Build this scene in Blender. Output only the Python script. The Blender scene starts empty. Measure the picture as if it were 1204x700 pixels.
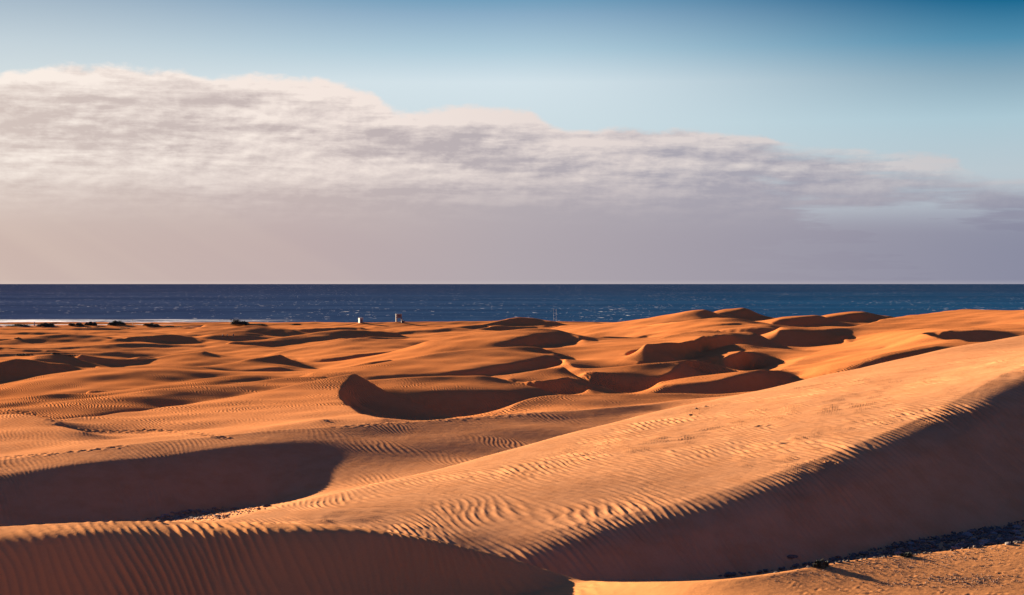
import bpy, bmesh, math, random
import numpy as np
from mathutils import Vector

random.seed(7)
rng = np.random.default_rng(11)
R = math.radians
scene = bpy.context.scene

# ------------------------------------------------------------------ camera
F, HZ, CX, CAMH = 2060.0, 334.0, 602.0, 29.0
cam_d = bpy.data.cameras.new('camera')
cam = bpy.data.objects.new('camera', cam_d)
scene.collection.objects.link(cam)
scene.camera = cam
cam_d.sensor_width = 36.0
cam_d.lens = 36.0 * F / 1204.0
cam_d.clip_start = 0.5
cam_d.clip_end = 600000.0
cam.location = (0, 0, CAMH)
cam.rotation_euler = (R(90) - math.atan(16.0 / F), 0, 0)

# ------------------------------------------------------------------ sun and sky
SUN_AZ, SUN_EL = R(44), R(10.5)          # 52 degrees left of the view, low
SV = Vector((-math.sin(SUN_AZ) * math.cos(SUN_EL), math.cos(SUN_AZ) * math.cos(SUN_EL), math.sin(SUN_EL)))
sd = bpy.data.lights.new('sun', 'SUN')
sd.energy = 5.0
sd.angle = R(0.6)
sd.color = (1.0, 0.80, 0.56)
sun = bpy.data.objects.new('sun', sd)
scene.collection.objects.link(sun)
sun.rotation_euler = SV.to_track_quat('Z', 'Y').to_euler()

scene.view_settings.view_transform = 'Standard'
scene.view_settings.look = 'None'
scene.view_settings.exposure = 2.38
scene.view_settings.gamma = 1.0


class NT:
    """small helper round a node tree"""
    def __init__(s, nt):
        s.nt = nt
        nt.nodes.clear()

    def n(s, t, **k):
        nd = s.nt.nodes.new(t)
        for a, b in k.items():
            setattr(nd, a, b)
        return nd

    def put(s, sock, v):
        if isinstance(v, bpy.types.NodeSocket):
            s.nt.links.new(v, sock)
        elif v is not None:
            sock.default_value = v

    def m(s, op, a, b=None, c=None, clamp=False):
        nd = s.n('ShaderNodeMath', operation=op, use_clamp=clamp)
        for i, v in enumerate((a, b, c)):
            if v is not None:
                s.put(nd.inputs[i], v)
        return nd.outputs[0]

    def ss(s, x, a, b, lo=0.0, hi=1.0):
        nd = s.n('ShaderNodeMapRange', interpolation_type='SMOOTHSTEP')
        for i, v in enumerate((x, a, b, lo, hi)):
            s.put(nd.inputs[i], v)
        return nd.outputs[0]

    def mix(s, f, a, b, mode='MIX'):
        nd = s.n('ShaderNodeMix', data_type='RGBA', blend_type=mode)
        s.put(nd.inputs[0], f)
        s.put(nd.inputs[6], a if isinstance(a, bpy.types.NodeSocket) else (*a, 1))
        s.put(nd.inputs[7], b if isinstance(b, bpy.types.NodeSocket) else (*b, 1))
        return nd.outputs[2]

    def noise(s, vec, scale, detail=4, rough=0.5, dist=0.0, col=False):
        nd = s.n('ShaderNodeTexNoise')
        s.put(nd.inputs['Vector'], vec)
        nd.inputs['Scale'].default_value = scale
        nd.inputs['Detail'].default_value = detail
        nd.inputs['Roughness'].default_value = rough
        nd.inputs['Distortion'].default_value = dist
        return nd.outputs['Color' if col else 'Fac']

    def xyz(s, x, y, z):
        nd = s.n('ShaderNodeCombineXYZ')
        for i, v in enumerate((x, y, z)):
            s.put(nd.inputs[i], v)
        return nd.outputs[0]

    def sep(s, v):
        nd = s.n('ShaderNodeSeparateXYZ')
        s.put(nd.inputs[0], v)
        return nd.outputs

    def ramp(s, f, stops, interp='LINEAR'):
        nd = s.n('ShaderNodeValToRGB')
        cr = nd.color_ramp
        cr.interpolation = interp
        while len(cr.elements) > 1:
            cr.elements.remove(cr.elements[-1])
        cr.elements[0].position = stops[0][0]
        cr.elements[0].color = (*stops[0][1], 1)
        for p, c in stops[1:]:
            e = cr.elements.new(p)
            e.color = (*c, 1)
        s.put(nd.inputs[0], f)
        return nd.outputs[0]

    def curve(s, f, pts):
        nd = s.n('ShaderNodeFloatCurve')
        c = nd.mapping.curves[0]
        c.points[0].location = pts[0]
        c.points[1].location = pts[-1]
        for p in pts[1:-1]:
            c.points.new(*p)
        nd.mapping.update()
        s.put(nd.inputs['Value'], f)
        return nd.outputs[0]


def lin(r, g, b, k=1.0):
    f = lambda c: ((c / 255 + 0.055) / 1.055) ** 2.4 if c > 10 else c / 255 / 12.92
    return (f(r) * k, f(g) * k, f(b) * k)


EXPK = 1.0 / 2 ** scene.view_settings.exposure

world = bpy.data.worlds.new('World')
scene.world = world
world.use_nodes = True
w = NT(world.node_tree)
tc = w.n('ShaderNodeTexCoord').outputs['Generated']
dx, dy, dz = w.sep(tc)
az = w.m('ARCTAN2', dx, dy)                                   # 0 = straight out to sea
el = w.m('ARCSINE', w.m('MINIMUM', w.m('MAXIMUM', dz, -1.0), 1.0))
# clear sky: physical sky overhead, pale to teal band low over the sea
sky = w.n('ShaderNodeTexSky', sky_type='NISHITA')
sky.sun_disc = False
sky.sun_elevation = SUN_EL
sky.sun_rotation = -SUN_AZ
sky.altitude = 0
sky.air_density = 1.0
sky.dust_density = 0.6
sky.ozone_density = 2.0
nish = w.mix(1.0, sky.outputs[0], (0.0105, 0.0150, 0.030), 'MULTIPLY')
azn = w.m('MULTIPLY_ADD', az, 1 / 0.62, 0.5)                  # 0 at left frame edge, 1 at right
e10 = w.m('DIVIDE', el, R(9.5))
K = EXPK
leftc = w.ramp(e10, [(0, lin(212, 196, 186, K)), (.45, lin(214, 220, 220, K)), (.66, lin(214, 224, 226, K)), (.8, lin(196, 210, 218, K)), (.92, lin(172, 190, 204, K)), (1, lin(150, 172, 192, K))])
midc = w.ramp(e10, [(0, lin(196, 190, 194, K)), (.45, lin(202, 218, 224, K)), (.69, lin(211, 226, 233, K)), (.8, lin(175, 203, 218, K)), (.92, lin(139, 173, 199, K)), (1, lin(95, 150, 182, K))])
rightc = w.ramp(e10, [(0, lin(170, 172, 188, K)), (.38, lin(186, 200, 208, K)), (.55, lin(172, 200, 212, K)), (.685, lin(140, 172, 190, K)), (.81, lin(82, 142, 174, K)), (.95, lin(0, 98, 140, K)), (1, lin(0, 86, 128, K))])
low = w.mix(w.ss(azn, 0.0, 0.5), leftc, midc)
low = w.mix(w.ss(azn, 0.48, 0.965), low, rightc)
clear = w.mix(w.ss(el, R(9), R(24)), low, nish)
# cloud bank
u = w.m('MULTIPLY', azn, 1.0)
edge = w.curve(u, [(0.0, .70), (.03, .69), (.11, .735), (.2, .712), (.29, .705), (.365, .665), (.40, .595), (.465, .62), (.515, .597), (.545, .54), (.65, .533), (.75, .495), (.83, .45), (.895, .42), (.925, .365), (1.0, .35)])
# long flat rolls of cloud
rolls = w.noise(w.xyz(w.m('MULTIPLY', az, 11.0), w.m('MULTIPLY', el, 104.0), 0.37), 1.0, 9, 0.58, 0.05)
# billows
pa, pe = 44.0, 92.0
bil1 = w.noise(w.xyz(w.m('MULTIPLY', az, pa), w.m('MULTIPLY', el, pe), 2.1), 1.0, 8, 0.60, 0.05)
bil2 = w.noise(w.xyz(w.m('MULTIPLY_ADD', az, pa, -0.10), w.m('MULTIPLY_ADD', el, pe, 0.22), 2.1), 1.0, 8, 0.60, 0.05)
soft = w.noise(w.xyz(w.m('MULTIPLY', az, 8.0), w.m('MULTIPLY', el, 26.0), 8.3), 1.0, 3, 0.5)
edn = w.m('ADD', edge, w.m('MULTIPLY_ADD', bil1, 0.085, -0.043))
edn = w.m('ADD', edn, w.m('MULTIPLY_ADD', soft, 0.05, -0.025))
depth = w.m('SUBTRACT', edn, e10)
inside = w.ss(depth, -0.004, 0.022)                             # 1 under the upper edge of the bank
thin = w.ss(azn, 0.42, 1.1)                                     # the bank thins out to the right
gapn = w.ss(w.m('MULTIPLY_ADD', w.m('SUBTRACT', thin, .35), -0.32, w.m('MULTIPLY_ADD', soft, .5, w.m('MULTIPLY', rolls, .5))), 0.30, 0.46)
solid = w.m('MULTIPLY', w.ss(e10, 0.16, 0.33, 1.0, 0.0), w.m('MULTIPLY_ADD', thin, -.10, 1.0))
dens = w.m('MULTIPLY', inside, w.m('MAXIMUM', gapn, solid), clamp=True)
relief = w.m('MULTIPLY_ADD', w.m('SUBTRACT', bil1, bil2), 2.3, 0.0)
streak = w.ss(w.m('MULTIPLY_ADD', soft, .25, w.m('MULTIPLY', rolls, .75)), 0.40, 0.60)
rim = w.ss(depth, 0.11, 0.0)
fade = w.ss(e10, 0.13, 0.46)
lit = w.m('ADD', w.m('MULTIPLY', streak, 0.75), relief)
lit = w.m('MULTIPLY', w.m('ADD', lit, w.m('MULTIPLY', rim, 0.75)), fade, clamp=True)
shade_c = w.ramp(azn, [(0.0, lin(214, 198, 190, K)), (0.3, lin(197, 183, 181, K)), (0.65, lin(172, 168, 178, K)), (1, lin(150, 152, 170, K))])
light_c = w.ramp(azn, [(0.0, lin(252, 240, 230, K)), (0.35, lin(244, 230, 222, K)), (0.6, lin(226, 214, 210, K)), (1, lin(192, 194, 200, K))])
cl = w.mix(lit, shade_c, light_c)
haze_c = w.ramp(azn, [(0.0, lin(207, 184, 174, K)), (0.3, lin(192, 173, 172, K)), (0.5, lin(177, 167, 173, K)), (0.75, lin(156, 152, 166, K)), (1, lin(130, 133, 156, K))])
cl = w.mix(w.ss(e10, 0.40, 0.10), cl, haze_c)
# slanting rays under the bank on the sun's side
ray = w.noise(w.xyz(w.m('MULTIPLY', w.m('ARCTAN2', w.m('SUBTRACT', 0.32, el), w.m('ADD', az, 0.75)), 22.0), 3.3, 0.0), 1.0, 2, 0.5)
rayk = w.m('MULTIPLY', w.m('MULTIPLY', w.ss(ray, 0.42, 0.68), w.ss(e10, 0.5, 0.15)), w.ss(azn, 0.55, 0.05, 0.0, 0.13))
cl = w.mix(rayk, cl, lin(232, 212, 194, K))
skyc = w.mix(dens, clear, cl)
skyc = w.mix(w.ss(dy, 0.0, 0.35), nish, skyc)                  # the bank stands out to sea only
skyc = w.mix(w.ss(el, R(0.16), R(0.0), 0.0, 0.12), skyc, lin(235, 225, 222, K))
bg = w.n('ShaderNodeBackground')
w.put(bg.inputs[0], skyc)
bg.inputs[1].default_value = 1.0
wo = w.n('ShaderNodeOutputWorld')
world.node_tree.links.new(bg.outputs[0], wo.inputs[0])


# ------------------------------------------------------------------ helpers
def link(o, parent=None):
    scene.collection.objects.link(o)
    if parent:
        o.parent = parent
    return o


def tag(o, label=None, cat=None, group=None, kind=None):
    if label: o['label'] = label
    if cat: o['category'] = cat
    if group: o['group'] = group
    if kind: o['kind'] = kind
    return o


def material(name, fn):
    m = bpy.data.materials.new(name)
    m.use_nodes = True
    t = NT(m.node_tree)
    p = t.n('ShaderNodeBsdfPrincipled')
    o = t.n('ShaderNodeOutputMaterial')
    m.node_tree.links.new(p.outputs[0], o.inputs[0])
    fn(t, p)
    return m


# ------------------------------------------------------------------ the dunes
# A dune field surveyed as 3-D lines (crests, brinks, breaks of slope, feet).
# Each line point is (bearing, drop angle, distance); heights between the lines
# are interpolated on a polar grid that is square on the ground.
U0, U1, NU = -320.0, 1524.0, 960
LD0, LD1, NV = math.log(50.0), math.log(1420.0), 1344
du, dv = (U1 - U0) / (NU - 1), (LD1 - LD0) / (NV - 1)
LINES = []                     # (array of [px, d, z], soft)
BACKS = []                     # lee side of each crest, kept clear of whatever stands behind it


def rr(py):
    return (py - HZ) / F


def dense(pts, n=500):
    P = np.array(pts, float)
    seg = np.hypot(np.diff(P[:, 0]), np.diff(P[:, 1]) * 2)
    t = np.concatenate([[0], np.cumsum(np.maximum(seg, 1e-3))])
    # monotone-ish cubic through the points (Catmull-Rom with limited tangents)
    m = np.zeros_like(P)
    s = np.diff(P, axis=0) / np.diff(t)[:, None]
    if len(P) > 2:
        h0, h1 = np.diff(t)[:-1, None], np.diff(t)[1:, None]
        m[1:-1] = (s[:-1] * h1 + s[1:] * h0) / (h0 + h1)
    m[0], m[-1] = s[0], s[-1]
    n = max(20, int(t[-1] / (du * 0.5)))
    q = np.linspace(0, t[-1], n)
    i = np.clip(np.searchsorted(t, q, side='right') - 1, 0, len(P) - 2)
    h = (t[i + 1] - t[i])[:, None]
    x = ((q - t[i])[:, None]) / h
    return ((2 * x**3 - 3 * x**2 + 1) * P[i] + (x**3 - 2 * x**2 + x) * h * m[i]
            + (-2 * x**3 + 3 * x**2) * P[i + 1] + (x**3 - x**2) * h * m[i + 1])


def line(pts, soft=0.0, back=None):
    """pts: (px, py, d)"""
    q = dense(pts)
    z = CAMH - rr(q[:, 1]) * q[:, 2]
    LINES.append((np.stack([q[:, 0], q[:, 2], z], 1), soft))
    if back:
        bd, bg_ = back
        BACKS.append((q[:, 0], q[:, 2], z, bd, np.maximum(rr(q[:, 1]), 0) + bg_))
    return q


def sheet(crest, *lower, soft=0.0, back=(0.045, 0.12)):
    """a crest line, then lines lower down its near side: (slope, [(px, py)...])"""
    prev = line(crest, soft, back)
    for lw in lower:
        g, pts = lw[0], lw[1]
        sf = lw[2] if len(lw) > 2 else 0.0
        o = prev[np.argsort(prev[:, 0])]
        out = []
        for p in pts:
            gg = p[2] if len(p) > 2 else g
            gg = gg * .8 if gg < .3 else gg
            py0 = np.interp(p[0], o[:, 0], o[:, 1])
            d0 = np.interp(p[0], o[:, 0], o[:, 2])
            out.append((p[0], p[1], d0 * (gg + rr(py0)) / (gg + rr(p[1]))))
        prev = line(out, sf)
#SHEETS_BEGIN
def kd(f, pts):
    """same line, distances scaled"""
    return [(p[0], p[1], p[2] * f) for p in pts]


# --- nearest ground, bottom right
sheet([(690, 686, 75), (720, 684.8, 72), (760, 684, 69.5), (800, 684, 68), (850, 682, 67), (900, 676, 67), (1000, 660, 69), (1100, 650, 71), (1204, 638, 73), (1500, 612, 78)],
      (.10, [(720, 715), (800, 760), (1204, 780), (1500, 770)]), soft=.1, back=(.07, .10))
line([(700, 684.5, 80.5), (850, 680, 82), (950, 664, 84), (1000, 654, 86), (1100, 634, 90), (1204, 616, 94), (1500, 580, 102)], .2)
# --- foreground dune, bottom left
sheet([(-320, 640, 83), (-100, 626, 80), (0, 620, 79), (100, 615, 78), (200, 613, 78), (300, 614, 77), (400, 619, 76.5), (500, 634, 76), (600, 660, 76), (650, 676, 76), (685, 686, 76)],
      (.12, [(-320, 655), (0, 633), (100, 628), (200, 626), (300, 625), (400, 627), (500, 638), (600, 661.5)], .8),
      (.55, [(-320, 800), (0, 790), (300, 780), (430, 772), (520, 735), (590, 706), (640, 695), (675, 689)]), soft=.1, back=(.07, .12))
line([(400, 800, 59), (600, 780, 60.5), (700, 740, 62.5)], .3)
# --- big dune across the right half
sheet([(170, 631, 84), (250, 613, 90), (300, 601, 94), (400, 578, 99), (500, 555, 105), (600, 528, 112), (700, 502, 119), (800, 479, 126), (900, 458, 134), (1000, 435, 142), (1100, 413, 151), (1204, 395, 160), (1500, 352, 188)], soft=.8)
line([(545, 652, 82.5), (570, 651, 82.8), (640, 640, 83.2), (700, 627, 84), (850, 592, 88.3), (950, 560, 92), (1050, 524, 97.5), (1150, 474, 105.5), (1204, 443, 110.5), (1500, 362, 124)], 1.4)
line([(550, 690, 79.5), (640, 686, 80), (700, 684.5, 80.5)], 0)
# --- dune with the long shadow, left centre
sheet([(-320, 575, 138), (0, 541, 150), (100, 528, 153), (200, 517, 157), (300, 508, 161), (400, 502, 166), (450, 498, 169), (500, 494, 172), (600, 487, 179), (700, 480, 186), (800, 472, 193), (880, 463, 200), (960, 450, 206)],
      (.13, [(-320, 590), (0, 557), (100, 545), (200, 534), (300, 522), (360, 519), (400, 518), (500, 512), (600, 503), (700, 491), (780, 482)], .6),
      (.40, [(-320, 650), (0, 640), (100, 628), (200, 611), (285, 600), (325, 594, .30), (352, 590, .12), (385, 587, .10), (420, 582, .10), (450, 575, .11), (500, 562, .11), (600, 536, .11), (700, 515, .11), (780, 498, .11)]), soft=.05)
line([(-320, 660, 110), (0, 650, 112), (200, 614, 126), (290, 604, 128), (400, 596, 128)], .5)
# --- rippled hump at the left edge
line([(-320, 520, 190), (-60, 500, 200), (0, 488, 205), (40, 490, 200), (75, 500, 192), (98, 508, 186)], .4)
line([(70, 504, 193), (110, 511, 190), (170, 511, 194)], .8)
line([(-320, 575, 160), (0, 533, 172), (60, 524, 176), (110, 516, 179)], .4)
# --- dune with the sharp hollow
sheet([(60, 497, 200), (120, 488, 213), (200, 479, 228), (240, 472, 235), (300, 462, 243), (350, 452, 250), (385, 444.5, 255), (417, 440, 260)],
      (.012, [(100, 520), (200, 508), (300, 500), (380, 494)]), back=(.07, .2))
line([(417, 440, 260), (407, 448, 252), (400, 461, 240), (403, 472, 226), (416, 482, 207), (450, 494, 186)], 0)
line([(417, 440, 260), (432, 448.5, 261), (450, 459, 259), (475, 469, 256), (500, 478, 252), (540, 491, 246)], 0, (.05, .25))
line([(412, 478, 240), (421.5, 486, 226), (436, 494, 207), (456, 503, 195)], 0)
line([(422, 476, 244), (460, 492, 238), (500, 500, 234)], .1)
line([(475, 503, 222), (520, 503, 222), (560, 500, 224), (585, 495, 228)], 0)
# --- ridges left of it
sheet([(-320, 530, 215), (0, 481, 250), (100, 469, 262), (200, 457, 276), (250, 453, 284), (300, 448, 292), (380, 442, 300)],
      (.06, [(0, 485), (100, 473), (170, 466), (230, 460), (300, 452)], .5),
      (.14, [(0, 490), (60, 492, .1), (100, 487, .1), (160, 482, .14), (200, 478, .20), (240, 471.5), (300, 461.5), (350, 451.8)]), back=(.05, .16))
sheet([(-320, 480, 290), (0, 470, 300), (60, 463, 304), (100, 463, 308), (140, 459.5, 314), (200, 451, 322), (250, 445, 328), (300, 441.5, 334), (340, 442, 336), (375, 443.5, 336)],
      (.07, [(0, 475), (100, 466.5), (200, 453.5), (250, 448.5), (300, 444)], .5),
      (.14, [(0, 480), (100, 468.8), (140, 463.5), (200, 456.8), (250, 452.8), (300, 447.8), (370, 443.6)]), back=(.05, .16))
sheet([(104, 458.3, 318), (120, 458.2, 318), (141, 458.6, 318)], (.5, [(106, 459.2), (120, 460.2), (139, 459.6)]), back=None)
sheet([(-320, 500, 330), (0, 452, 360), (50, 442, 368), (100, 435, 374), (150, 431.5, 378), (200, 430, 384), (235, 432, 386)],
      (.06, [(0, 457), (60, 448), (150, 438), (200, 436), (250, 436)], .5),
      (.14, [(0, 469), (60, 462.5), (104, 457.5), (150, 457), (200, 450.5), (250, 444.5), (300, 441), (340, 441)]), back=(.05, .16))
# --- peak ridge left of centre
sheet([(232, 432, 440), (262, 428, 450), (290, 422.5, 458), (312, 419, 464), (330, 416.5, 468)],
      (.13, [(240, 436), (270, 436.5), (300, 436), (330, 432)], .3),
      (.42, [(250, 441), (300, 440.5), (330, 440), (365, 438.5)]), back=(.05, .2))
line([(330, 416.5, 468), (337, 420.5, 468), (344, 424, 466), (358, 432, 460), (368, 438, 456)], 0)
# --- long ridge with shaded foot across the centre
sheet(kd(.82, [(366, 438.5, 400), (400, 433.5, 406), (450, 426, 414), (500, 418.5, 424), (520, 415, 428), (560, 411, 434), (600, 408.5, 440), (635, 408, 444)]),
      (.11, [(366, 440.5), (420, 442.5), (480, 439.5), (560, 434), (600, 428), (640, 418)], .8),
      (.40, [(380, 442.5, .12), (425, 446, .14), (442, 446.5, .3), (480, 444.5), (540, 442.5), (575, 441), (620, 437), (660, 432)]), back=(.05, .2))
line(kd(.82, [(635, 408, 444), (645, 414, 440), (655, 423, 434), (664, 431, 428)]), 0)
# --- rippled dune behind the hollow
sheet([(430, 448, 298), (450, 446.5, 298), (500, 443.5, 300), (545, 442, 302), (572, 442, 302), (600, 447.5, 300), (625, 455, 297), (645, 461, 294)],
      (.15, [(440, 455), (480, 459), (520, 461), (560, 461), (600, 460)], .8),
      (.42, [(470, 492), (520, 497), (560, 497), (590, 494), (612, 480), (628, 468)], .2), back=(.04, .2))
# --- ridge with lit ribbon
sheet([(575, 443.5, 311), (600, 440.5, 312), (620, 437.5, 313), (645, 433.5, 314), (663, 431, 314)],
      (.12, [(585, 446), (610, 448.5), (640, 447), (668, 443)]), back=(.02, .3))
line([(663, 431, 314), (672, 438, 311), (690, 447.5, 307), (712, 456, 301), (736, 464, 295)], 0, (.02, .3))
sheet([(588, 447, 306), (610, 450, 304), (640, 449.5, 303), (658, 447, 303), (672, 445, 303)],
      (.5, [(592, 450), (620, 459), (645, 466), (690, 470)]), back=None)
line([(672, 445, 303), (688, 455, 297), (705, 464, 291)], 0)
# --- low smooth swell in front of the dark hollow
sheet([(592, 486, 234), (606, 476, 237), (620, 470, 240), (650, 465, 244), (700, 463.5, 248), (740, 464, 250), (800, 463, 254), (860, 462, 258), (905, 459, 262), (960, 448, 268)],
      (.06, [(600, 489), (650, 484), (700, 480), (800, 472), (870, 465)]), back=(.05, .2))
# --- lit dune right of centre
sheet([(644, 410.5, 368), (670, 408, 382), (700, 404.5, 394), (740, 401.5, 398), (770, 398.5, 402), (800, 392.5, 415), (830, 389, 440), (845, 388.4, 450)], back=(.04, .25))
line([(644, 410.5, 368), (658, 421, 350), (671.5, 429, 335), (682, 433.2, 325.5)], 0)
sheet([(688, 436.5, 319), (703, 438, 318), (716.5, 442.5, 317), (733, 446, 317), (750, 447.2, 317), (766, 447.5, 317), (777, 446, 317.5), (786, 440, 320), (800, 427, 329)],
      (.5, [(690, 448), (700, 458), (736, 470), (800, 470), (870, 468)]), back=None)
sheet([(682, 433.3, 326), (720, 431.5, 327.5), (760, 428.5, 328), (790, 425.5, 331), (820, 423.2, 338)], back=(.02, .2))
sheet([(820, 423.2, 338), (840, 428.3, 336), (860, 433.5, 333), (882, 437.2, 328)], (.5, [(812, 434), (838, 441), (860, 444), (882, 444)]), back=(.02, .2))
# scoops in it
sheet([(733, 420.5, 347), (742, 414.5, 357), (757, 411.5, 363), (775, 410.3, 366), (784, 411, 365)],
      (.5, [(740, 422), (752, 425.5), (770, 427.5), (786, 426.5)]), back=None)
line([(735, 422, 343), (752, 426.5, 337)], 0)
# --- lit ribbon dune with deep shade under it
sheet([(775, 448, 302), (800, 444.5, 303), (830, 441, 304), (860, 438, 305), (880, 436.8, 306), (905, 436, 310), (915, 436, 316)],
      (.12, [(778, 453), (800, 452), (840, 448), (880, 440.5), (905, 438)], .2),
      (.45, [(780, 466), (820, 468), (870, 468), (905, 462), (925, 458)]), back=(.02, .2))
line([(915, 436, 322), (928, 430, 335), (945, 421, 352), (960, 414, 380), (967, 411.3, 399)], 0)
line([(955, 430, 335), (1000, 417, 345), (1040, 410, 352)], .3)
# --- long lit dune running to the right edge
sheet([(967, 411.3, 400), (1000, 408, 394), (1040, 404.5, 384), (1065, 398, 376)], back=None)
sheet([(1086, 391.5, 362), (1100, 391, 362), (1120, 390.5, 362), (1150, 388.3, 362), (1168, 389.5, 362), (1192, 396.5, 358)],
      (.5, [(1089, 393), (1096, 397), (1106, 403), (1130, 405), (1150, 408), (1190, 403)]), back=None)
line([(1086, 391.7, 358), (1096, 395.5, 346), (1108, 399.3, 338), (1130, 399.8, 334), (1146, 403, 326), (1160, 402, 322)], 0, (.03, .1))
line([(915, 441, 318), (950, 434, 312), (1000, 425, 305), (1060, 412, 310), (1108, 404, 318), (1135, 403, 320)], .3)
sheet([(930, 446, 309), (1000, 430, 302), (1060, 416, 306), (1100, 408, 312)], (.45, [(930, 470), (1000, 455), (1060, 440), (1100, 425)]), back=None)
line([(1200, 397, 330), (1300, 385, 330), (1500, 360, 345)], .2)
# --- shaded valley with one lit mound
sheet([(758, 404.5, 350), (775, 403, 355), (800, 402.5, 361), (815, 400.5, 374), (830, 397, 392), (850, 392.5, 422), (870, 391, 433), (885, 391, 433), (892, 393.3, 432), (906, 400, 428), (923, 408, 424), (938, 411.5, 418)],
      (.10, [(762, 405.2), (800, 403.6), (820, 402), (840, 397), (870, 394), (888, 394), (906, 401), (938, 412)]),
      (.46, [(768, 407.5), (785, 412), (800, 413), (815, 412.5), (833, 413), (850, 411), (870, 411), (892, 413), (906, 418), (923, 424), (938, 420)]),
      (.24, [(785, 417), (800, 421), (816, 422.5)]), back=None)
line([(833, 413.5, 374), (838, 411.3, 380), (855, 406, 386), (875, 405, 386), (890, 408.5, 382)], 0)
sheet([(833, 414.5, 372), (838, 419.5, 351), (846, 420.5, 345), (858, 419, 347), (876, 415.5, 360), (890, 410.5, 378)],
      (.48, [(838, 428), (858, 434), (884, 438)]), soft=.05, back=None)
line([(885, 391, 433), (892, 393.3, 432), (906, 400, 428), (923, 408, 424), (938, 411.5, 418), (950, 411.6, 412), (967, 411.3, 404)], 0, (.02, .3))
# --- ridges behind, right
sheet([(835, 391, 500), (850, 388, 500), (880, 384.5, 500), (905, 383, 500), (917, 384, 499)],
      (.1, [(840, 390.5), (880, 386.5), (915, 386)]),
      (.45, [(842, 392), (880, 391.5), (900, 399), (915, 405)]), back=None)
sheet([(917, 384, 475), (940, 386.5, 472), (960, 387.3, 472), (985, 386.3, 476), (1000, 385, 482), (1022, 380.5, 498), (1048, 373.8, 520), (1080, 370.3, 540), (1110, 366, 556), (1140, 363.8, 565), (1160, 365, 566), (1175, 367, 566), (1204, 365.5, 566), (1500, 360, 566)],
      back=(.04, .2))
sheet([(915, 387, 468), (940, 389, 468), (970, 390.5, 469), (979, 391.5, 469)],
      (.46, [(900, 405), (925, 410), (945, 413), (975, 412), (998, 403)]), back=None)
line([(979, 391.5, 469), (990, 397, 463), (1004, 402.5, 455)], 0)
line([(1012, 403.5, 440), (1030, 396, 440), (1070, 388, 450), (1089, 389.5, 385), (1160, 386, 400), (1204, 387, 395), (1500, 372, 420)], .9)
sheet([(1060, 387.5, 470), (1090, 385, 476), (1120, 382, 482), (1160, 376, 490), (1204, 369, 498), (1500, 350, 505)],
      (.10, [(1060, 390), (1089, 388), (1160, 383), (1204, 379)], .9), soft=.3, back=None)
# --- skyline dunes against the sea
VF = .72
sheet(kd(VF, [(660, 383, 860), (700, 380.5, 852), (740, 377.5, 846), (780, 370.5, 838), (800, 367.5, 834), (815, 365, 831), (828, 363.7, 830)]),
      (.05, [(680, 388), (740, 384), (780, 380), (820, 376), (848, 373)], .9))
line(kd(VF, [(828, 363.7, 830), (838, 367, 829), (848, 371.5, 828)]), 0)
sheet(kd(VF, [(830, 364.4, 828), (840, 367.6, 827), (848, 371.8, 826)]), (.6, [(834, 368), (842, 371.5), (849, 372.5)]), back=None)
sheet(kd(VF, [(840, 366.5, 862), (850, 364, 862), (865, 363, 864), (876, 362.7, 864), (884, 366, 860), (892, 372, 852), (905, 376.5, 844)]),
      (.12, [(846, 368), (865, 365.5), (876, 364.5)], .9),
      (.42, [(852, 371), (870, 373), (890, 377), (900, 380)]))
sheet(kd(VF, [(690, 389, 780), (740, 386, 772), (800, 379, 762), (830, 375, 758), (850, 373.6, 756), (870, 374.5, 755), (890, 378.5, 754), (906, 381, 752)]),
      (.08, [(700, 393), (760, 390), (810, 385), (860, 380), (890, 381)], .9))
sheet(kd(VF, [(745, 396, 720), (790, 389, 722), (830, 385, 724), (870, 382, 728), (910, 381.5, 732), (916, 382.5, 732)]),
      (.08, [(750, 399), (800, 393), (838, 391)], .9), back=None)
sheet(kd(VF, [(903, 376.5, 800), (920, 372.5, 804), (935, 371, 806), (952, 370.3, 808), (962, 370.8, 808), (972, 374, 804), (976, 380, 798)]),
      (.12, [(915, 376.5), (940, 373), (955, 371.5)], .9),
      (.40, [(905, 381), (925, 384), (950, 384), (975, 381)]))
sheet(kd(VF, [(962, 371.8, 845), (975, 369.5, 850), (990, 367, 854), (1002, 366, 856), (1018, 366.8, 856), (1032, 370, 852), (1048, 372.5, 848)]),
      (.12, [(970, 372.5), (985, 371.5), (1005, 369), (1018, 368)], .9),
      (.42, [(975, 379), (1000, 380.5), (1020, 378), (1045, 374)]))
# --- dunes between centre and skyline
sheet(kd(.8, [(500, 401, 600), (530, 397.5, 604), (560, 392.5, 610), (590, 389, 614), (615, 387.3, 618), (635, 386.5, 620), (655, 388, 620), (670, 391.5, 616)]),
      (.12, [(500, 403), (560, 402), (600, 400), (625, 394), (655, 390)], .9),
      (.38, [(520, 413.5, .18), (560, 411.5, .18), (590, 408.5, .22), (612, 407.5, .34), (640, 407), (688, 404)]))
line(kd(.8, [(670, 391.5, 616), (682, 397, 606), (690, 402, 596)]), 0)
sheet(kd(.8, [(690, 397, 640), (710, 396, 642), (740, 396.5, 644), (760, 398.5, 644)]), (.42, [(690, 402), (720, 402), (750, 400.5)]))
sheet([(306, 420, 530), (330, 414, 534), (360, 408, 540), (390, 401.5, 548), (412, 398, 552), (450, 399.5, 552), (480, 400, 552), (505, 400.5, 552), (530, 406, 546), (548, 410.5, 540)],
      (.10, [(345, 422), (370, 423), (400, 420), (440, 415), (480, 413.3), (530, 413.3)], 0),
      (.42, [(348, 424), (372, 435), (400, 432), (440, 426), (480, 420.5), (510, 416)]))
sheet(kd(.84, [(368, 439, 420), (400, 433, 428), (430, 427, 434), (460, 422.5, 440)]), (.1, [(372, 441), (400, 436), (440, 429)]), back=(.02, .2))
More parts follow.
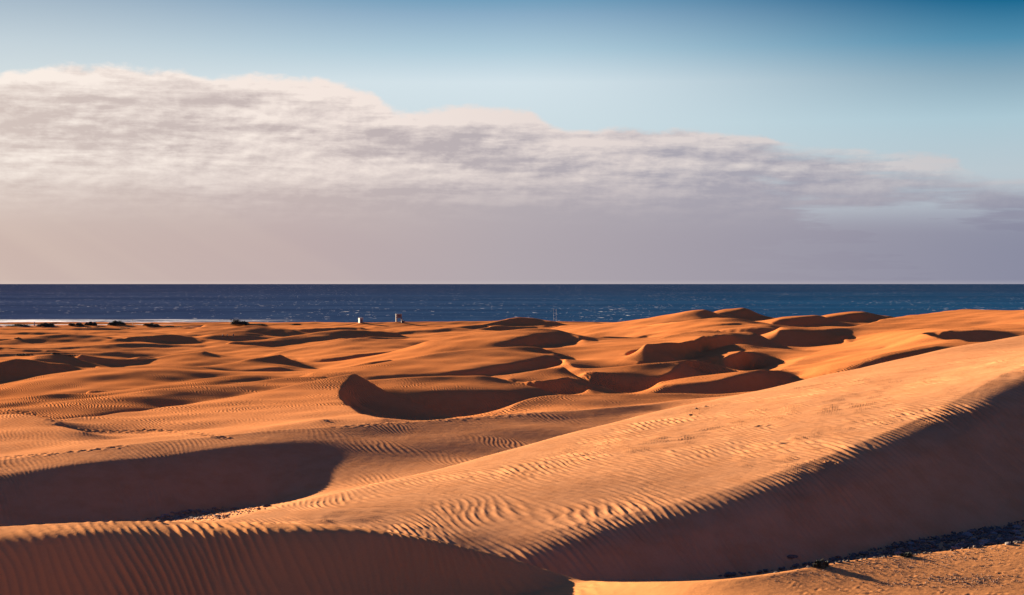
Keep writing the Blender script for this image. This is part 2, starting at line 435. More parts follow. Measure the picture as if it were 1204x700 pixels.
# --- dark dune left edge
sheet([(-320, 440, 420), (-60, 428, 430), (0, 426, 434), (17, 421.7, 438), (40, 423.5, 438), (60, 427, 436), (80, 429, 434)],
      (.42, [(-320, 470), (-60, 455), (0, 449), (40, 442), (80, 437), (110, 434)]))
line([(60, 426.5, 446), (72, 429.5, 442), (79, 430, 442)], 0)
sheet([(40, 419, 470), (60, 416.8, 474), (75, 416.5, 476), (90, 421, 474), (105, 427, 468), (118, 432, 462)],
      (.2, [(40, 423), (60, 424), (80, 425)], .4), (.4, [(80, 430), (110, 434)]))
sheet([(95, 417, 500), (120, 421, 505), (150, 423, 508), (175, 422, 512), (200, 417, 520), (240, 412.5, 524)],
      (.36, [(100, 424), (130, 430), (160, 428), (182, 423)]), soft=.1)
# --- low far dunes on the left
sheet([(-320, 424, 540), (0, 416, 560), (60, 414, 566), (110, 414.5, 572), (150, 413, 576), (200, 416, 580), (260, 421.5, 560), (300, 425, 540)],
      (.18, [(0, 420), (80, 417), (120, 419), (170, 421), (230, 423)], .3))
sheet([(160, 420.5, 545), (200, 419.5, 548), (240, 422, 545), (275, 423, 540)], (.4, [(170, 421.8), (205, 421.5), (245, 423.5), (270, 424.5)]))
sheet([(-320, 415, 600), (0, 408, 620), (30, 409.5, 622), (60, 409, 628), (95, 406.5, 634), (130, 404, 640), (165, 403.5, 646), (200, 405, 650), (240, 404, 654), (280, 405, 650), (330, 410, 640)],
      (.24, [(0, 411), (40, 412), (100, 410), (140, 410), (180, 409), (240, 409)], .2))
sheet([(6, 409, 618), (20, 410.5, 614), (40, 411.5, 612), (64, 411, 614)], (.5, [(10, 410.5), (30, 413.5), (60, 412.6)]), back=None)
sheet([(-320, 404, 720), (0, 401, 730), (30, 396.5, 740), (60, 393.5, 748), (85, 393, 752), (120, 395, 750), (150, 400, 742), (190, 405, 730)],
      (.2, [(0, 406), (40, 405), (80, 404), (120, 402)], .3))
sheet([(-320, 399, 790), (0, 398.6, 790), (18, 399, 790), (32, 400.2, 786)], (.45, [(-320, 402), (0, 402), (20, 401.6)]), back=None)
sheet([(130, 399, 740), (155, 396.5, 744), (180, 394, 748), (205, 393.5, 752), (225, 396, 750), (245, 399, 744), (280, 402, 738), (320, 402.5, 732)],
      (.32, [(150, 402), (180, 403.5), (210, 404), (240, 403.5)]))
sheet([(245, 393.5, 830), (270, 392, 836), (300, 392, 840), (320, 395, 836), (345, 398, 826)],
      (.16, [(250, 396), (300, 396)]), (.42, [(255, 400), (300, 400.5), (330, 398.5)]))
sheet([(270, 403, 690), (310, 399, 700), (350, 394, 710), (385, 389.5, 720), (420, 387.8, 726), (450, 389.5, 726), (465, 391, 724)],
      (.2, [(290, 405), (330, 402), (380, 397), (430, 393)], .2),
      (.38, [(290, 408), (330, 406), (370, 401), (400, 399)]))
sheet([(220, 391, 880), (250, 388, 890), (280, 384, 900), (300, 383, 904), (320, 385, 902), (345, 388, 896)],
      (.16, [(240, 392), (290, 390)], .3))
sheet([(300, 384, 960), (330, 386, 956), (360, 387, 950), (400, 385, 956), (425, 385, 958)],
      (.42, [(305, 389), (330, 394), (350, 394.5), (380, 391), (420, 387.8)]))
sheet([(340, 396, 760), (400, 393, 770), (450, 391, 780), (490, 388.5, 790), (530, 384.5, 800), (570, 381, 812)],
      (.18, [(380, 397), (430, 396), (480, 393.5), (530, 390)], .3))
sheet([(400, 398.5, 700), (430, 396.5, 706), (460, 397, 708), (490, 397.5, 706)], (.4, [(410, 399.5), (440, 399.5), (480, 399.5)]))
sheet([(440, 391.5, 850), (460, 389.5, 856), (470, 389, 858), (485, 390, 858), (500, 388.5, 860)], (.4, [(445, 392.8), (465, 394.3), (490, 393.5), (502, 389.8)]))
sheet([(560, 384, 880), (580, 379, 890), (600, 374.5, 896), (612, 373.3, 898), (625, 374, 898), (640, 376.3, 894), (655, 379, 888)],
      (.38, [(565, 385), (590, 381), (620, 381.5), (650, 380)]))
sheet([(555, 388, 800), (575, 384.5, 806), (590, 383, 808), (598, 384, 808), (620, 383.5, 812), (640, 382.5, 814)],
      (.42, [(570, 388), (590, 389.3), (610, 389), (630, 386.3)]))
sheet([(640, 385.5, 830), (660, 383.5, 834), (680, 384, 834), (700, 386, 830)], (.4, [(645, 386.8), (665, 387.5), (685, 387.3)]))
sheet([(-320, 395, 860), (0, 391.5, 880), (60, 390.5, 886), (100, 391, 890), (140, 389, 894), (190, 391.5, 890), (220, 392, 880)],
      (.2, [(0, 394), (80, 393), (140, 392), (200, 394)], .2))
sheet([(86, 392, 868), (100, 393.3, 864), (120, 394, 862), (136, 393.5, 862)], (.45, [(90, 393.2), (110, 395.2), (132, 394.5)]), back=None)
sheet([(-320, 387, 1040), (0, 386, 1050), (50, 386.5, 1056), (100, 385, 1060), (150, 386.5, 1062), (200, 385, 1066), (240, 385, 1060)],
      (.3, [(0, 388), (80, 388), (160, 388), (230, 387)]))
sheet([(425, 379.3, 1040), (480, 378.6, 1046), (530, 378.3, 1050), (580, 377.8, 1050), (640, 378, 1046), (700, 379, 1040)],
      (.12, [(440, 385), (520, 383), (600, 382)]))
sheet([(240, 381.5, 1100), (300, 380, 1106), (360, 380, 1106), (420, 379.6, 1100)], (.15, [(240, 384), (330, 383), (420, 382)]))
sheet([(-320, 383.5, 1190), (0, 383, 1196), (100, 382, 1200), (200, 381.5, 1200), (240, 381.2, 1200)])
# beach
for dd, zz in ((1262, 1.3), (1300, 0.0), (1345, -2.0), (1420, -6.0)):
    LINES.append((np.array([[px, dd, zz] for px in np.arange(U0, U1, 1.3)]), 0.0))
# ground under the viewpoint
LINES.append((np.array([[px, 50.5, 17.2] for px in np.arange(U0, U1, 1.3)]), 0.0))
#SHEETS_END


def add_backs():
    px_all = np.concatenate([l[0][:, 0] for l in LINES])
    d_all = np.concatenate([l[0][:, 1] for l in LINES])
    key = (px_all / 2).astype(int)
    o = np.lexsort((d_all, key))
    key, d_all = key[o], d_all[o]
    for px, d, z, bd, sl in BACKS:
        D2 = d * (1 + bd)
        for i in range(len(px)):
            k = int(px[i] / 2)
            a_, b_ = np.searchsorted(key, k, 'left'), np.searchsorted(key, k, 'right')
            seg = d_all[a_:b_]
            j = np.searchsorted(seg, d[i] * 1.004)
            if j < len(seg):
                D2[i] = min(D2[i], d[i] + .5 * (seg[j] - d[i]))
        LINES.append((np.stack([px, D2, z - sl * (D2 - d)], 1), 0.0))


add_backs()


def gblur(a, su, sv):
    for ax, s in ((1, su), (0, sv)):
        if s <= 0: continue
        r = max(1, int(3 * s))
        k = np.exp(-0.5 * (np.arange(-r, r + 1) / s) ** 2)
        k = (k / k.sum()).astype(np.float32)
        pad = [(0, 0), (0, 0)]
        pad[ax] = (r, r)
        b = np.pad(a, pad, mode='reflect', reflect_type='odd')
        o = np.zeros_like(a)
        n = a.shape[ax]
        for i, kk in enumerate(k):
            o += kk * (b[:, i:i + n] if ax == 1 else b[i:i + n, :])
        a = o
    return a


ALL = np.concatenate([l[0] for l in LINES])
SOFT = np.concatenate([np.full(len(l[0]), l[1]) for l in LINES])
ok = (ALL[:, 0] > U0) & (ALL[:, 0] < U1)
ALL, SOFT = ALL[ok], SOFT[ok]
IU = (ALL[:, 0] - U0) / du
IV = np.clip((np.log(ALL[:, 1]) - LD0) / dv, 0, NV - 1)
ZT = ALL[:, 2].copy()


def solve(Z):
    """membrane through the lines, coarse to fine"""
    z = None
    for lev in (5, 4, 3, 2, 1, 0):
        f = 2 ** lev
        nu, nv = NU // f, NV // f
        iu = np.clip((IU / f).astype(int), 0, nu - 1)
        iv = np.clip((IV / f).astype(int), 0, nv - 1)
        idx = iv * nu + iu
        cnt = np.bincount(idx, minlength=nu * nv)
        sm = np.bincount(idx, weights=Z, minlength=nu * nv)
        m = (cnt > 0).reshape(nv, nu)
        c = (sm / np.maximum(cnt, 1)).reshape(nv, nu).astype(np.float32)
        if z is None:
            z = np.where(m, c, np.float32(Z.mean()))
        else:
            z = np.repeat(np.repeat(z, 2, 0), 2, 1)[:nv, :nu]
        z = np.where(m, c, z).astype(np.float32)
        wu, wv = 1 / (du / F) ** 2, 1 / dv ** 2
        s = 2 * (wu + wv)
        wu, wv = np.float32(wu / s), np.float32(wv / s)
        for it in range({5: 600, 4: 300, 3: 150, 2: 80, 1: 50, 0: 30}[lev]):
            p = np.pad(z, 1, mode='edge')
            zn = wu * (p[1:-1, :-2] + p[1:-1, 2:]) + wv * (p[:-2, 1:-1] + p[2:, 1:-1])
            z = np.where(m, c, zn)
    return z


sm_ = np.zeros(NU * NV, np.float32)
idx0 = np.clip(IV.astype(int), 0, NV - 1) * NU + np.clip(IU.astype(int), 0, NU - 1)
np.maximum.at(sm_, idx0, SOFT.astype(np.float32))
# softness spreads from the soft lines
sw = gblur(sm_.reshape(NV, NU), 6, 3)
wn = gblur((np.bincount(idx0, minlength=NU * NV) > 0).astype(np.float32).reshape(NV, NU), 6, 3)
sw = gblur(np.clip(sw / np.maximum(wn, 1e-3), 0, 2), 6, 3)


def bil(a, iu, iv):
    i0 = np.clip(iu.astype(int), 0, a.shape[1] - 2)
    j0 = np.clip(iv.astype(int), 0, a.shape[0] - 2)
    fu, fv = iu - i0, iv - j0
    return ((a[j0, i0] * (1 - fu) + a[j0, i0 + 1] * fu) * (1 - fv)
            + (a[j0 + 1, i0] * (1 - fu) + a[j0 + 1, i0 + 1] * fu) * fv)


def rounded(z):
    a = gblur(z, .9, 0.7)
    b = gblur(z, 8.0, 3.5)
    c = gblur(b, 24.0, 9.0)
    s1, s2 = np.clip(sw, 0, 1), np.clip(sw - 1, 0, 1)
    return (a * (1 - s1) + b * s1) * (1 - s2) + c * s2


Zc = ZT.copy()
for it in range(3):
    Zr = rounded(solve(Zc))
    if it < 2:
        Zc += 0.8 * (ZT - bil(Zr, IU - .5, IV - .5))

# fine grid
NUF, NVF = 1790, 2560
uf = np.linspace(U0 + 2, U1 - 2, NUF)
lf = np.linspace(LD0, LD1 - .002, NVF)


def cubic_up(a, n, ax, pos):
    """Catmull-Rom resampling along one axis"""
    i = np.clip(np.floor(pos).astype(int), 1, a.shape[ax] - 3)
    t = (pos - i).astype(np.float32)
    sh = (-1, 1) if ax == 0 else (1, -1)
    t = t.reshape(sh)
    g = lambda k: np.take(a, i + k, axis=ax)
    return (g(0) + 0.5 * t * (g(1) - g(-1) + t * (2 * g(-1) - 5 * g(0) + 4 * g(1) - g(2)
            + t * (3 * (g(0) - g(1)) + g(2) - g(-1)))))


Zf = cubic_up(Zr, NVF, 0, np.clip((lf - LD0) / dv - .5, 0, NV - 1.01))
Zf = cubic_up(Zf, NUF, 1, np.clip((uf - U0) / du - .5, 0, NU - 1.01))
Zf = gblur(Zf, 1.2, 1.2).astype(np.float32)
DD = np.exp(lf)[:, None].astype(np.float32)
PX = uf[None, :].astype(np.float32)
XX = (PX - CX) / F * DD
YY = np.broadcast_to(DD, XX.shape)


def waves(X, Y, lam, ang, spread, lamvar, n, seed):
    """band of plane waves: sand ripples with forks and breaks"""
    g = np.random.default_rng(seed)
    o = np.zeros_like(X)
    q = np.zeros_like(X)
    for i in range(n):
        a = ang + g.normal(0, spread)
        l = lam * (1 + g.normal(0, lamvar))
        ph = ((2 * math.pi / l) * (X * math.cos(a) + Y * math.sin(a)) + g.uniform(0, 6.28)).astype(np.float32)
        o += np.sin(ph)
        q += np.cos(ph)
    env = np.sqrt(o * o + q * q) / math.sqrt(n / 2)
    o /= math.sqrt(n / 2)
    return 1.35 * o / (.25 + env) ** .85          # even height, forks where the waves cancel


def lowfreq(X, Y, L, seed, n=10):
    g = np.random.default_rng(seed)
    o = np.zeros_like(X)
    for i in range(n):
        a = g.uniform(0, 6.28)
        l = L * g.uniform(.6, 1.8)
        o += np.sin((6.283 / l) * (X * math.cos(a) + Y * math.sin(a)) + g.uniform(0, 6.28)).astype(np.float32)
    return o / math.sqrt(n / 2)


# uneven ground at the scale of metres
Zf += 0.05 * lowfreq(XX, YY, 14, 5) * np.clip(DD / 150, .3, 1.6)
far = np.clip((DD - 500) / 300, 0, 1)
Zf += far * (0.09 * lowfreq(XX * .6, YY * 1.5, 30, 6))

# image-free helper: where a sight line from the camera meets the dunes
def hit(px, py, lo=0):
    c = int(round((px - uf[0]) / (uf[1] - uf[0])))
    s = CAMH - Zf[:, c] - rr(py) * np.exp(lf)
    k = np.where(s[lo:] <= 0)[0]
    k = lo + (k[0] if len(k) else NVF - 60)
    return c, k


def place(px, py):
    c, k = hit(px, py)
    return float(XX[k, c]), float(YY[k, c]), float(Zf[k, c])


Zbase = Zf.copy()
# ripples as real relief where they are large enough to see as relief
near = np.clip((235 - DD) / 60, 0, 1)
rows = slice(0, int(np.searchsorted(lf, math.log(236))))
x, y = XX[rows], YY[rows]
z0 = Zf[rows]
gx = np.gradient(z0, axis=1) / np.gradient(x, axis=1)
gy = np.gradient(z0, axis=0) / np.gradient(y, axis=0)
KA = math.atan2(.47, .88)
warpx = .42 * lowfreq(x, y, 11, 21)
warpy = .42 * lowfreq(x, y, 11, 22)
fine = waves(x + warpx, y + warpy, .42, KA, .05, .06, 8, 31)
mid = waves(x + warpx, y + warpy, .40, KA - .05, .08, .10, 10, 33)
coarse = waves(x + warpx * 1.5, y + warpy * 1.5, .62, KA - .10, .10, .10, 8, 32)
# crests are sharper than the hollows between them
crest = lambda r: (np.exp(np.clip(r, -2.4, 2.4) * .55) - 1.05)
brk = np.clip(.75 + .42 * lowfreq(x, y, 1.9, 43, 12), .2, 1.5)            # broken into short lengths
patch = np.clip(.75 + .40 * lowfreq(x, y, 8, 41), .15, 1.3)
lee = np.clip((gy - .12) / .18, 0, 1)                                       # 1 on the steep shaded faces
Dn = DD[rows]
big = np.clip((PX - 380) / 160, 0, 1) * np.clip((104 - Dn) / 10, 0, 1) * np.clip((980 - PX) / 260, 0, 1)
fg = np.clip((80.5 - Dn) / 2, 0, 1) * np.clip((700 - PX) / 60, 0, 1)
one = np.clip(big + fg, 0, 1)
amp_c = .027 * one * np.where(fg > .5, .55, 1) * (1 - .55 * lee) * np.where(fg > .5, 1, .5 + .5 * patch)
amp_m = .034 * (1 - .35 * fg) * np.clip(patch * 1.15, .75, 1.15) * (2.3 - .3 * lee) * (1 - .8 * big * (1 - lee)) * (.55 + .45 * patch) * (lee + (1 - lee) * brk) * np.clip((150 - Dn) / 25, 0, 1)
amp_f = .016 * patch * np.clip((Dn - 120) / 25, 0, 1)
rip = (amp_c * crest(coarse) + amp_m * crest(mid) + amp_f * crest(fine)) * near[rows]
flat = np.clip((75 - Dn) / 1.5, 0, 1) * np.clip((PX - 690) / 20, 0, 1)
rip *= (1 - .92 * flat)
# the crest of the big dune is smoothed by the wind
crestline = np.interp(PX, [170, 300, 500, 700, 900, 1100, 1204], [84, 94, 105, 119, 134, 151, 160])
rip *= np.clip(np.abs(Dn - crestline) / 11, .25, 1)
Zf[rows] += rip.astype(np.float32)
# rough stony crust on the near ground at the right
g0 = np.clip((PX - 860) / 90, 0, 1) * np.clip((82 - Dn) / 3, 0, 1) * np.clip(.5 + .8 * lowfreq(x, y * 2, 3.5, 61), 0, 1)
Zf[rows] += (.004 * g0 * lowfreq(x, y, .28, 62, 16) * np.clip(lowfreq(x, y, .9, 63) + .4, 0, 1.4)).astype(np.float32)


def dent(px, py, w_, dep, ang=0, rim=.35, asp=1.8):
    c, k = hit(px, py)
    x0, y0, d0 = XX[k, c], YY[k, c], float(np.exp(lf[k]))
    rc = int(3.5 * w_ * asp / (d0 * (uf[1] - uf[0]) / F)) + 2
    rk = int(3.5 * w_ * asp / (d0 * (lf[1] - lf[0]))) + 2
    sl = (slice(max(k - rk, 0), k + rk), slice(max(c - rc, 0), c + rc))
    ax = (XX[sl] - x0) * math.cos(ang) + (YY[sl] - y0) * math.sin(ang)
    ay = -(XX[sl] - x0) * math.sin(ang) + (YY[sl] - y0) * math.cos(ang)
    q = (ax / (w_ * asp)) ** 2 + (ay / w_) ** 2
    Zf[sl] += (-dep * np.exp(-q) + rim * dep * np.exp(-(np.sqrt(q) - 1.7) ** 2 * 4)).astype(np.float32)


def trail(pts, step, w_, dep, jit=.8):
    P = dense([(a, b, 0) for a, b in pts])
    t = 0; side = 1
    L = np.concatenate([[0], np.cumsum(np.hypot(np.diff(P[:, 0]), np.diff(P[:, 1])))])
    while t < L[-1]:
        px_, py_ = np.interp(t, L, P[:, 0]), np.interp(t, L, P[:, 1])
        dent(px_ + random.uniform(-jit, jit), py_ + side * .7 + random.uniform(-.3, .3), w_ * random.uniform(.8, 1.2), dep * random.uniform(.6, 1.15), random.uniform(-.5, .3))
        side = -side
        t += step * random.uniform(.75, 1.25)


trail([(12, 483), (30, 486), (54, 492), (74, 500), (98, 506), (140, 508), (186, 506), (212, 509), (242, 512), (262, 515)], 6.2, .22, .20)
trail([(0, 538.5), (30, 536.5), (60, 534), (90, 531), (148, 524.5)], 8, .20, .13)
trail([(395, 502.5), (450, 499), (500, 495), (560, 491), (640, 485.5)], 9, .18, .10, 3)
trail([(835, 478), (930, 520), (1010, 560)], 60, .16, .1, 6)
# scattered pock marks on the top of the big dune
for i in range(60):
    a = random.uniform(470, 1200)
    b = np.interp(a, [470, 700, 900, 1204], [575, 512, 466, 402]) + random.uniform(6, 60) * (a / 1000)
    dent(a, b, random.uniform(.06, .12), random.uniform(.01, .022), random.uniform(-1, 1), .3, random.uniform(1, 2.4))

# ------------------------------------------------------------------ ground sheet
ext = np.geomspace(24, 9000, 30)
cols = np.concatenate([(uf[0] - ext)[::-1], uf, uf[-1] + ext])
NE = len(ext)
Zl = np.repeat(Zf[:, :1], NE, 1)
Zr_ = np.repeat(Zf[:, -1:], NE, 1)
base_row = np.interp(np.exp(lf), [50, 75, 140, 200, 300, 500, 800, 1100, 1300, 1420], [17.2, 15.5, 13, 12, 10.5, 7.5, 4.5, 2.5, 0, -6])[:, None]


def side(Zs, pxs):
    X = (pxs[None, :] - CX) / F * DD
    wgt = np.clip((np.abs(pxs - CX)[None, :] - 980) / 900, 0, 1)
    wgt = wgt * wgt * (3 - 2 * wgt)
    bumps = 1.6 * (lowfreq(X, DD + 0 * X, 90, 77) + .6) * np.clip((1250 - DD) / 300, 0, 1)
    return Zs * (1 - wgt) + (base_row + bumps) * wgt


Zall = np.concatenate([side(Zl, cols[:NE]), Zf, side(Zr_, cols[-NE:])], 1).astype(np.float32)
Xall = ((cols[None, :] - CX) / F * DD).astype(np.float32)
Yall = np.broadcast_to(DD, Xall.shape).astype(np.float32)
# rows running back from y = 50 under and behind the viewpoint
yb = np.concatenate([-np.geomspace(2, 900, 26)[::-1], np.linspace(0, 49.5, 60)]).astype(np.float32)
Xb = np.repeat(Xall[:1], len(yb), 0)
tt = np.clip((yb - 3) / 47, 0, 1)
prof = 27.3 - (27.3 - 17.2) * (tt * .75 + .25 * tt * tt * (3 - 2 * tt))
prof = np.where(yb < 3, 27.3, prof)
wx = np.exp(-(Xb / 60) ** 2)
Zb = (Zall[:1] * (1 - (1 - tt[:, None]) * wx) + (27.3) * (1 - tt[:, None]) * wx).astype(np.float32)
Zb = np.where(yb[:, None] > 3, np.minimum(Zb, np.maximum(prof[:, None], Zall[:1])), Zb)
Yb = np.repeat(yb[:, None], Xb.shape[1], 1)
# keep only every 12th dense column behind? one sheet: same columns throughout
Xg = np.concatenate([Xb, Xall], 0); Yg = np.concatenate([Yb, Yall], 0); Zg = np.concatenate([Zb, Zall], 0)


def grid_mesh(name, X, Y, Z, smooth=True):
    nv_, nu_ = X.shape
    me = bpy.data.meshes.new(name)
    co = np.empty((nv_ * nu_, 3), np.float32)
    co[:, 0] = X.ravel(); co[:, 1] = Y.ravel(); co[:, 2] = Z.ravel()
    me.vertices.add(len(co)); me.vertices.foreach_set('co', co.ravel())
    i = (np.arange(nv_ - 1)[:, None] * nu_ + np.arange(nu_ - 1)[None, :]).ravel().astype(np.int32)
    f = np.stack([i, i + 1, i + 1 + nu_, i + nu_], 1).astype(np.int32)
    me.loops.add(f.size); me.loops.foreach_set('vertex_index', f.ravel())
    me.polygons.add(len(f))
    me.polygons.foreach_set('loop_start', np.arange(0, f.size, 4, dtype=np.int32))
    me.polygons.foreach_set('use_smooth', np.full(len(f), smooth))
    me.update(calc_edges=True)
    o = bpy.data.objects.new(name, me)
    return link(o)


def sand_mat(t, p):
    geo = t.n('ShaderNodeNewGeometry')
    pos = geo.outputs['Position']
    X, Y, Z = t.sep(pos)
    v = t.noise(pos, 0.035, 5, 0.55)
    v2 = t.noise(pos, 0.6, 6, 0.6)
    v3 = t.noise(pos, 9.0, 3, 0.7)
    c = t.mix(t.ss(v, .3, .7), (0.47, 0.157, 0.048), (0.53, 0.184, 0.060))
    c = t.mix(t.m('MULTIPLY', t.ss(v2, .35, .75), .35), c, (0.42, 0.132, 0.038))
    # paler sand on the near dunes
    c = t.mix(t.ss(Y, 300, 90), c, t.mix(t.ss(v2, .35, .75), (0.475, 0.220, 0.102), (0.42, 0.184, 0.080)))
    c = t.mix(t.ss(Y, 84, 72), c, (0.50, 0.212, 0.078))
    c = t.mix(t.m('MULTIPLY', t.ss(v3, .45, .8), .22), c, (0.26, 0.110, 0.045))
    t.put(p.inputs['Base Color'], c)
    p.inputs['Roughness'].default_value = 0.92
    p.inputs['Specular IOR Level'].default_value = 0.0
    # wind ripples beyond the reach of the modelled ones
    warp = t.noise(pos, 0.12, 3, 0.5, col=True)
    wv = t.n('ShaderNodeTexWave', wave_type='BANDS', bands_direction='X')
    ma = t.n('ShaderNodeMapping')
    t.put(ma.inputs['Vector'], pos)
    ma.inputs['Rotation'].default_value = (0, 0, -math.atan2(.47, .88))
    ad = t.n('ShaderNodeVectorMath', operation='MULTIPLY_ADD')
    t.put(ad.inputs[0], warp); ad.inputs[1].default_value = (3.5, 3.5, 0); t.put(ad.inputs[2], ma.outputs[0])
    t.put(wv.inputs['Vector'], ad.outputs[0])
    wv.inputs['Scale'].default_value = 0.70
    wv.inputs['Distortion'].default_value = 2.2
    wv.inputs['Detail'].default_value = 2
    wv.inputs['Detail Scale'].default_value = 1.5
    msk = t.m('MULTIPLY', t.ss(Y, 170, 230), t.ss(Y, 520, 330))
    msk = t.m('MULTIPLY', msk, t.ss(t.noise(pos, 0.045, 3, 0.5), .38, .62, .15, 1))
    h = t.m('MULTIPLY', wv.outputs['Fac'], t.m('MULTIPLY', msk, 0.11))
    grain = t.m('MULTIPLY', t.noise(pos, 14, 4, .65), 0.010)
    lump = t.m('MULTIPLY', t.noise(pos, 1.1, 4, .55), 0.05)
    h = t.m('ADD', h, t.m('ADD', grain, lump))
    b = t.n('ShaderNodeBump')
    b.inputs['Strength'].default_value = 0.8
    b.inputs['Distance'].default_value = 1.0
    t.put(b.inputs['Height'], h)
    t.put(p.inputs['Normal'], b.outputs[0])


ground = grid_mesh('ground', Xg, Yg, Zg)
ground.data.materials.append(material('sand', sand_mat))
tag(ground, kind='structure')


# ------------------------------------------------------------------ sea
def sea_mat(t, p):
    pos = t.n('ShaderNodeNewGeometry').outputs['Position']
    X, Y, Z = t.sep(pos)
    # long swell lines lie across the view
    s1 = t.xyz(t.m('MULTIPLY', X, .35), Y, 0.0)
    n1 = t.noise(s1, 0.035, 8, 0.62)
    n2 = t.noise(s1, 0.0045, 6, 0.6)
    s3 = t.xyz(t.m('MULTIPLY', X, .12), t.m('MULTIPLY', Y, .5), 3.0)
    n3 = t.noise(s3, 0.004, 5, 0.6)
    side_ = t.ss(t.m('DIVIDE', X, Y), -0.28, 0.25)
    nearc = t.mix(side_, (0.025, 0.040, 0.094), (0.008, 0.053, 0.126))
    farc = t.mix(side_, (0.021, 0.028, 0.068), (0.011, 0.034, 0.082))
    c = t.mix(t.ss(Y, 1500, 9000), nearc, farc)
    c = t.mix(t.m('MULTIPLY', t.ss(n1, .45, .68), .45), c, (0.055, 0.095, 0.17))
    c = t.mix(t.m('MULTIPLY', t.ss(n3, .35, .7), .5), c, (0.006, 0.014, 0.045))
    # whitecaps
    wc = t.noise(t.xyz(t.m('MULTIPLY', X, .10), t.m('MULTIPLY', Y, .045), 7.0), 1.0, 3, .6)
    wc2 = t.noise(t.xyz(t.m('MULTIPLY', X, .0045), t.m('MULTIPLY', Y, .0016), 9.0), 1.0, 3, .5)
    cap = t.ss(t.m('MULTIPLY_ADD', wc2, .22, wc), .765, .82)
    # surf along the beach on the left
    wob = t.m('MULTIPLY_ADD', t.noise(t.xyz(t.m('MULTIPLY', X, .02), 0.0, 5.0), 1.0, 4, .6), 60, -30)
    yy = t.m('ADD', Y, wob)
    br = t.noise(t.xyz(t.m('MULTIPLY', X, .012), t.m('MULTIPLY', yy, .05), 1.0), 1.0, 6, .65)
    band = t.m('MULTIPLY', t.ss(yy, 1460, 1385), t.ss(X, -150, -290))
    band2 = t.m('MULTIPLY', t.ss(yy, 1335, 1300), t.ss(X, -215, -330))
    surf = t.m('MAXIMUM', t.m('MULTIPLY', band, t.ss(br, .47, .53)), t.m('MULTIPLY', band2, t.ss(br, .36, .50, .15, .85)))
    foam = t.m('MAXIMUM', t.m('MULTIPLY', cap, .8), surf, clamp=True)
    c = t.mix(foam, c, (0.75, 0.74, 0.74))
    t.put(p.inputs['Base Color'], c)
    t.put(p.inputs['Roughness'], t.m('MULTIPLY_ADD', foam, .3, .55))
    p.inputs['IOR'].default_value = 1.33
    p.inputs['Specular IOR Level'].default_value = 0.0
    b = t.n('ShaderNodeBump')
    b.inputs['Strength'].default_value = 1.0
    b.inputs['Distance'].default_value = 1.0
    t.put(b.inputs['Height'], t.m('MULTIPLY_ADD', n2, 10.0, t.m('MULTIPLY', n1, 3.0)))
    t.put(p.inputs['Normal'], b.outputs[0])


ys = np.concatenate([[1180], np.geomspace(1280, 300000, 60)])
xs = np.linspace(-1, 1, 61)
Xs = xs[None, :] * (9000 + 3.0 * (ys[:, None] - 1180)); Ys = np.repeat(ys[:, None], 61, 1)
sea = grid_mesh('sea', Xs, Ys, np.zeros_like(Xs), False)
sea.data.materials.append(material('sea_water', sea_mat))
tag(sea, kind='structure')


# ------------------------------------------------------------------ small things
def flat_mat(name, col, rough=.8, var=.25, scale=3.0):
    def f(t, p):
        co = t.n('ShaderNodeTexCoord').outputs['Object']
        n = t.noise(co, scale, 5, .6)
        c = t.mix(t.ss(n, .3, .7), tuple(x * (1 - var) for x in col), tuple(min(1, x * (1 + var)) for x in col))
        t.put(p.inputs['Base Color'], c)
        p.inputs['Roughness'].default_value = rough
        b = t.n('ShaderNodeBump'); b.inputs['Strength'].default_value = .4; b.inputs['Distance'].default_value = .05
        t.put(b.inputs['Height'], n); t.put(p.inputs['Normal'], b.outputs[0])
    return material(name, f)


M = dict(
    leaf=flat_mat('shrub_leaf', (0.042, 0.046, 0.020), .8, .5, 1.5),
    leaf2=flat_mat('dry_shrub_leaf', (0.060, 0.050, 0.024), .8, .5, 1.5),
    bark=flat_mat('shrub_bark', (0.09, 0.06, 0.04)),
    white=flat_mat('white_paint', (0.32, 0.29, 0.26), .7, .1),
    wood=flat_mat('weathered_wood', (0.22, 0.15, 0.11), .8, .3),
    dark=flat_mat('dark_opening', (0.05, 0.05, 0.05), .6, .2),
    steel=flat_mat('grey_steel', (0.13, 0.11, 0.12), .5, .1),
    stone=flat_mat('dark_basalt', (0.085, 0.056, 0.040), .85, .6, 4),
    stone2=flat_mat('grey_stone', (0.17, 0.13, 0.11), .85, .4, 4),
    stone3=flat_mat('sandy_stone', (0.22, 0.12, 0.07), .9, .6, 4),
    skin=flat_mat('skin', (0.35, 0.18, 0.11), .6, .05),
    hair=flat_mat('hair', (0.03, 0.02, 0.015), .6, .1),
    cloth1=flat_mat('dark_jacket', (0.035, 0.035, 0.045), .9, .1),
    cloth2=flat_mat('brown_jacket', (0.09, 0.05, 0.035), .9, .1),
    cloth3=flat_mat('grey_shirt', (0.16, 0.14, 0.13), .9, .1),
    trousers=flat_mat('dark_trousers', (0.03, 0.03, 0.035), .9, .1),
)


def obj(name, bm, mat, parent=None, smooth=False, loc=None):
    me = bpy.data.meshes.new(name)
    bm.to_mesh(me); bm.free()
    for pl in me.polygons: pl.use_smooth = smooth
    me.materials.append(mat)
    o = bpy.data.objects.new(name, me)
    if loc is not None: o.location = loc
    return link(o, parent)


def empty(name, loc, rz=0, **k):
    o = bpy.data.objects.new(name, None)
    o.location = loc; o.rotation_euler = (0, 0, rz); o.empty_display_size = .3
    link(o)
    return tag(o, **k)


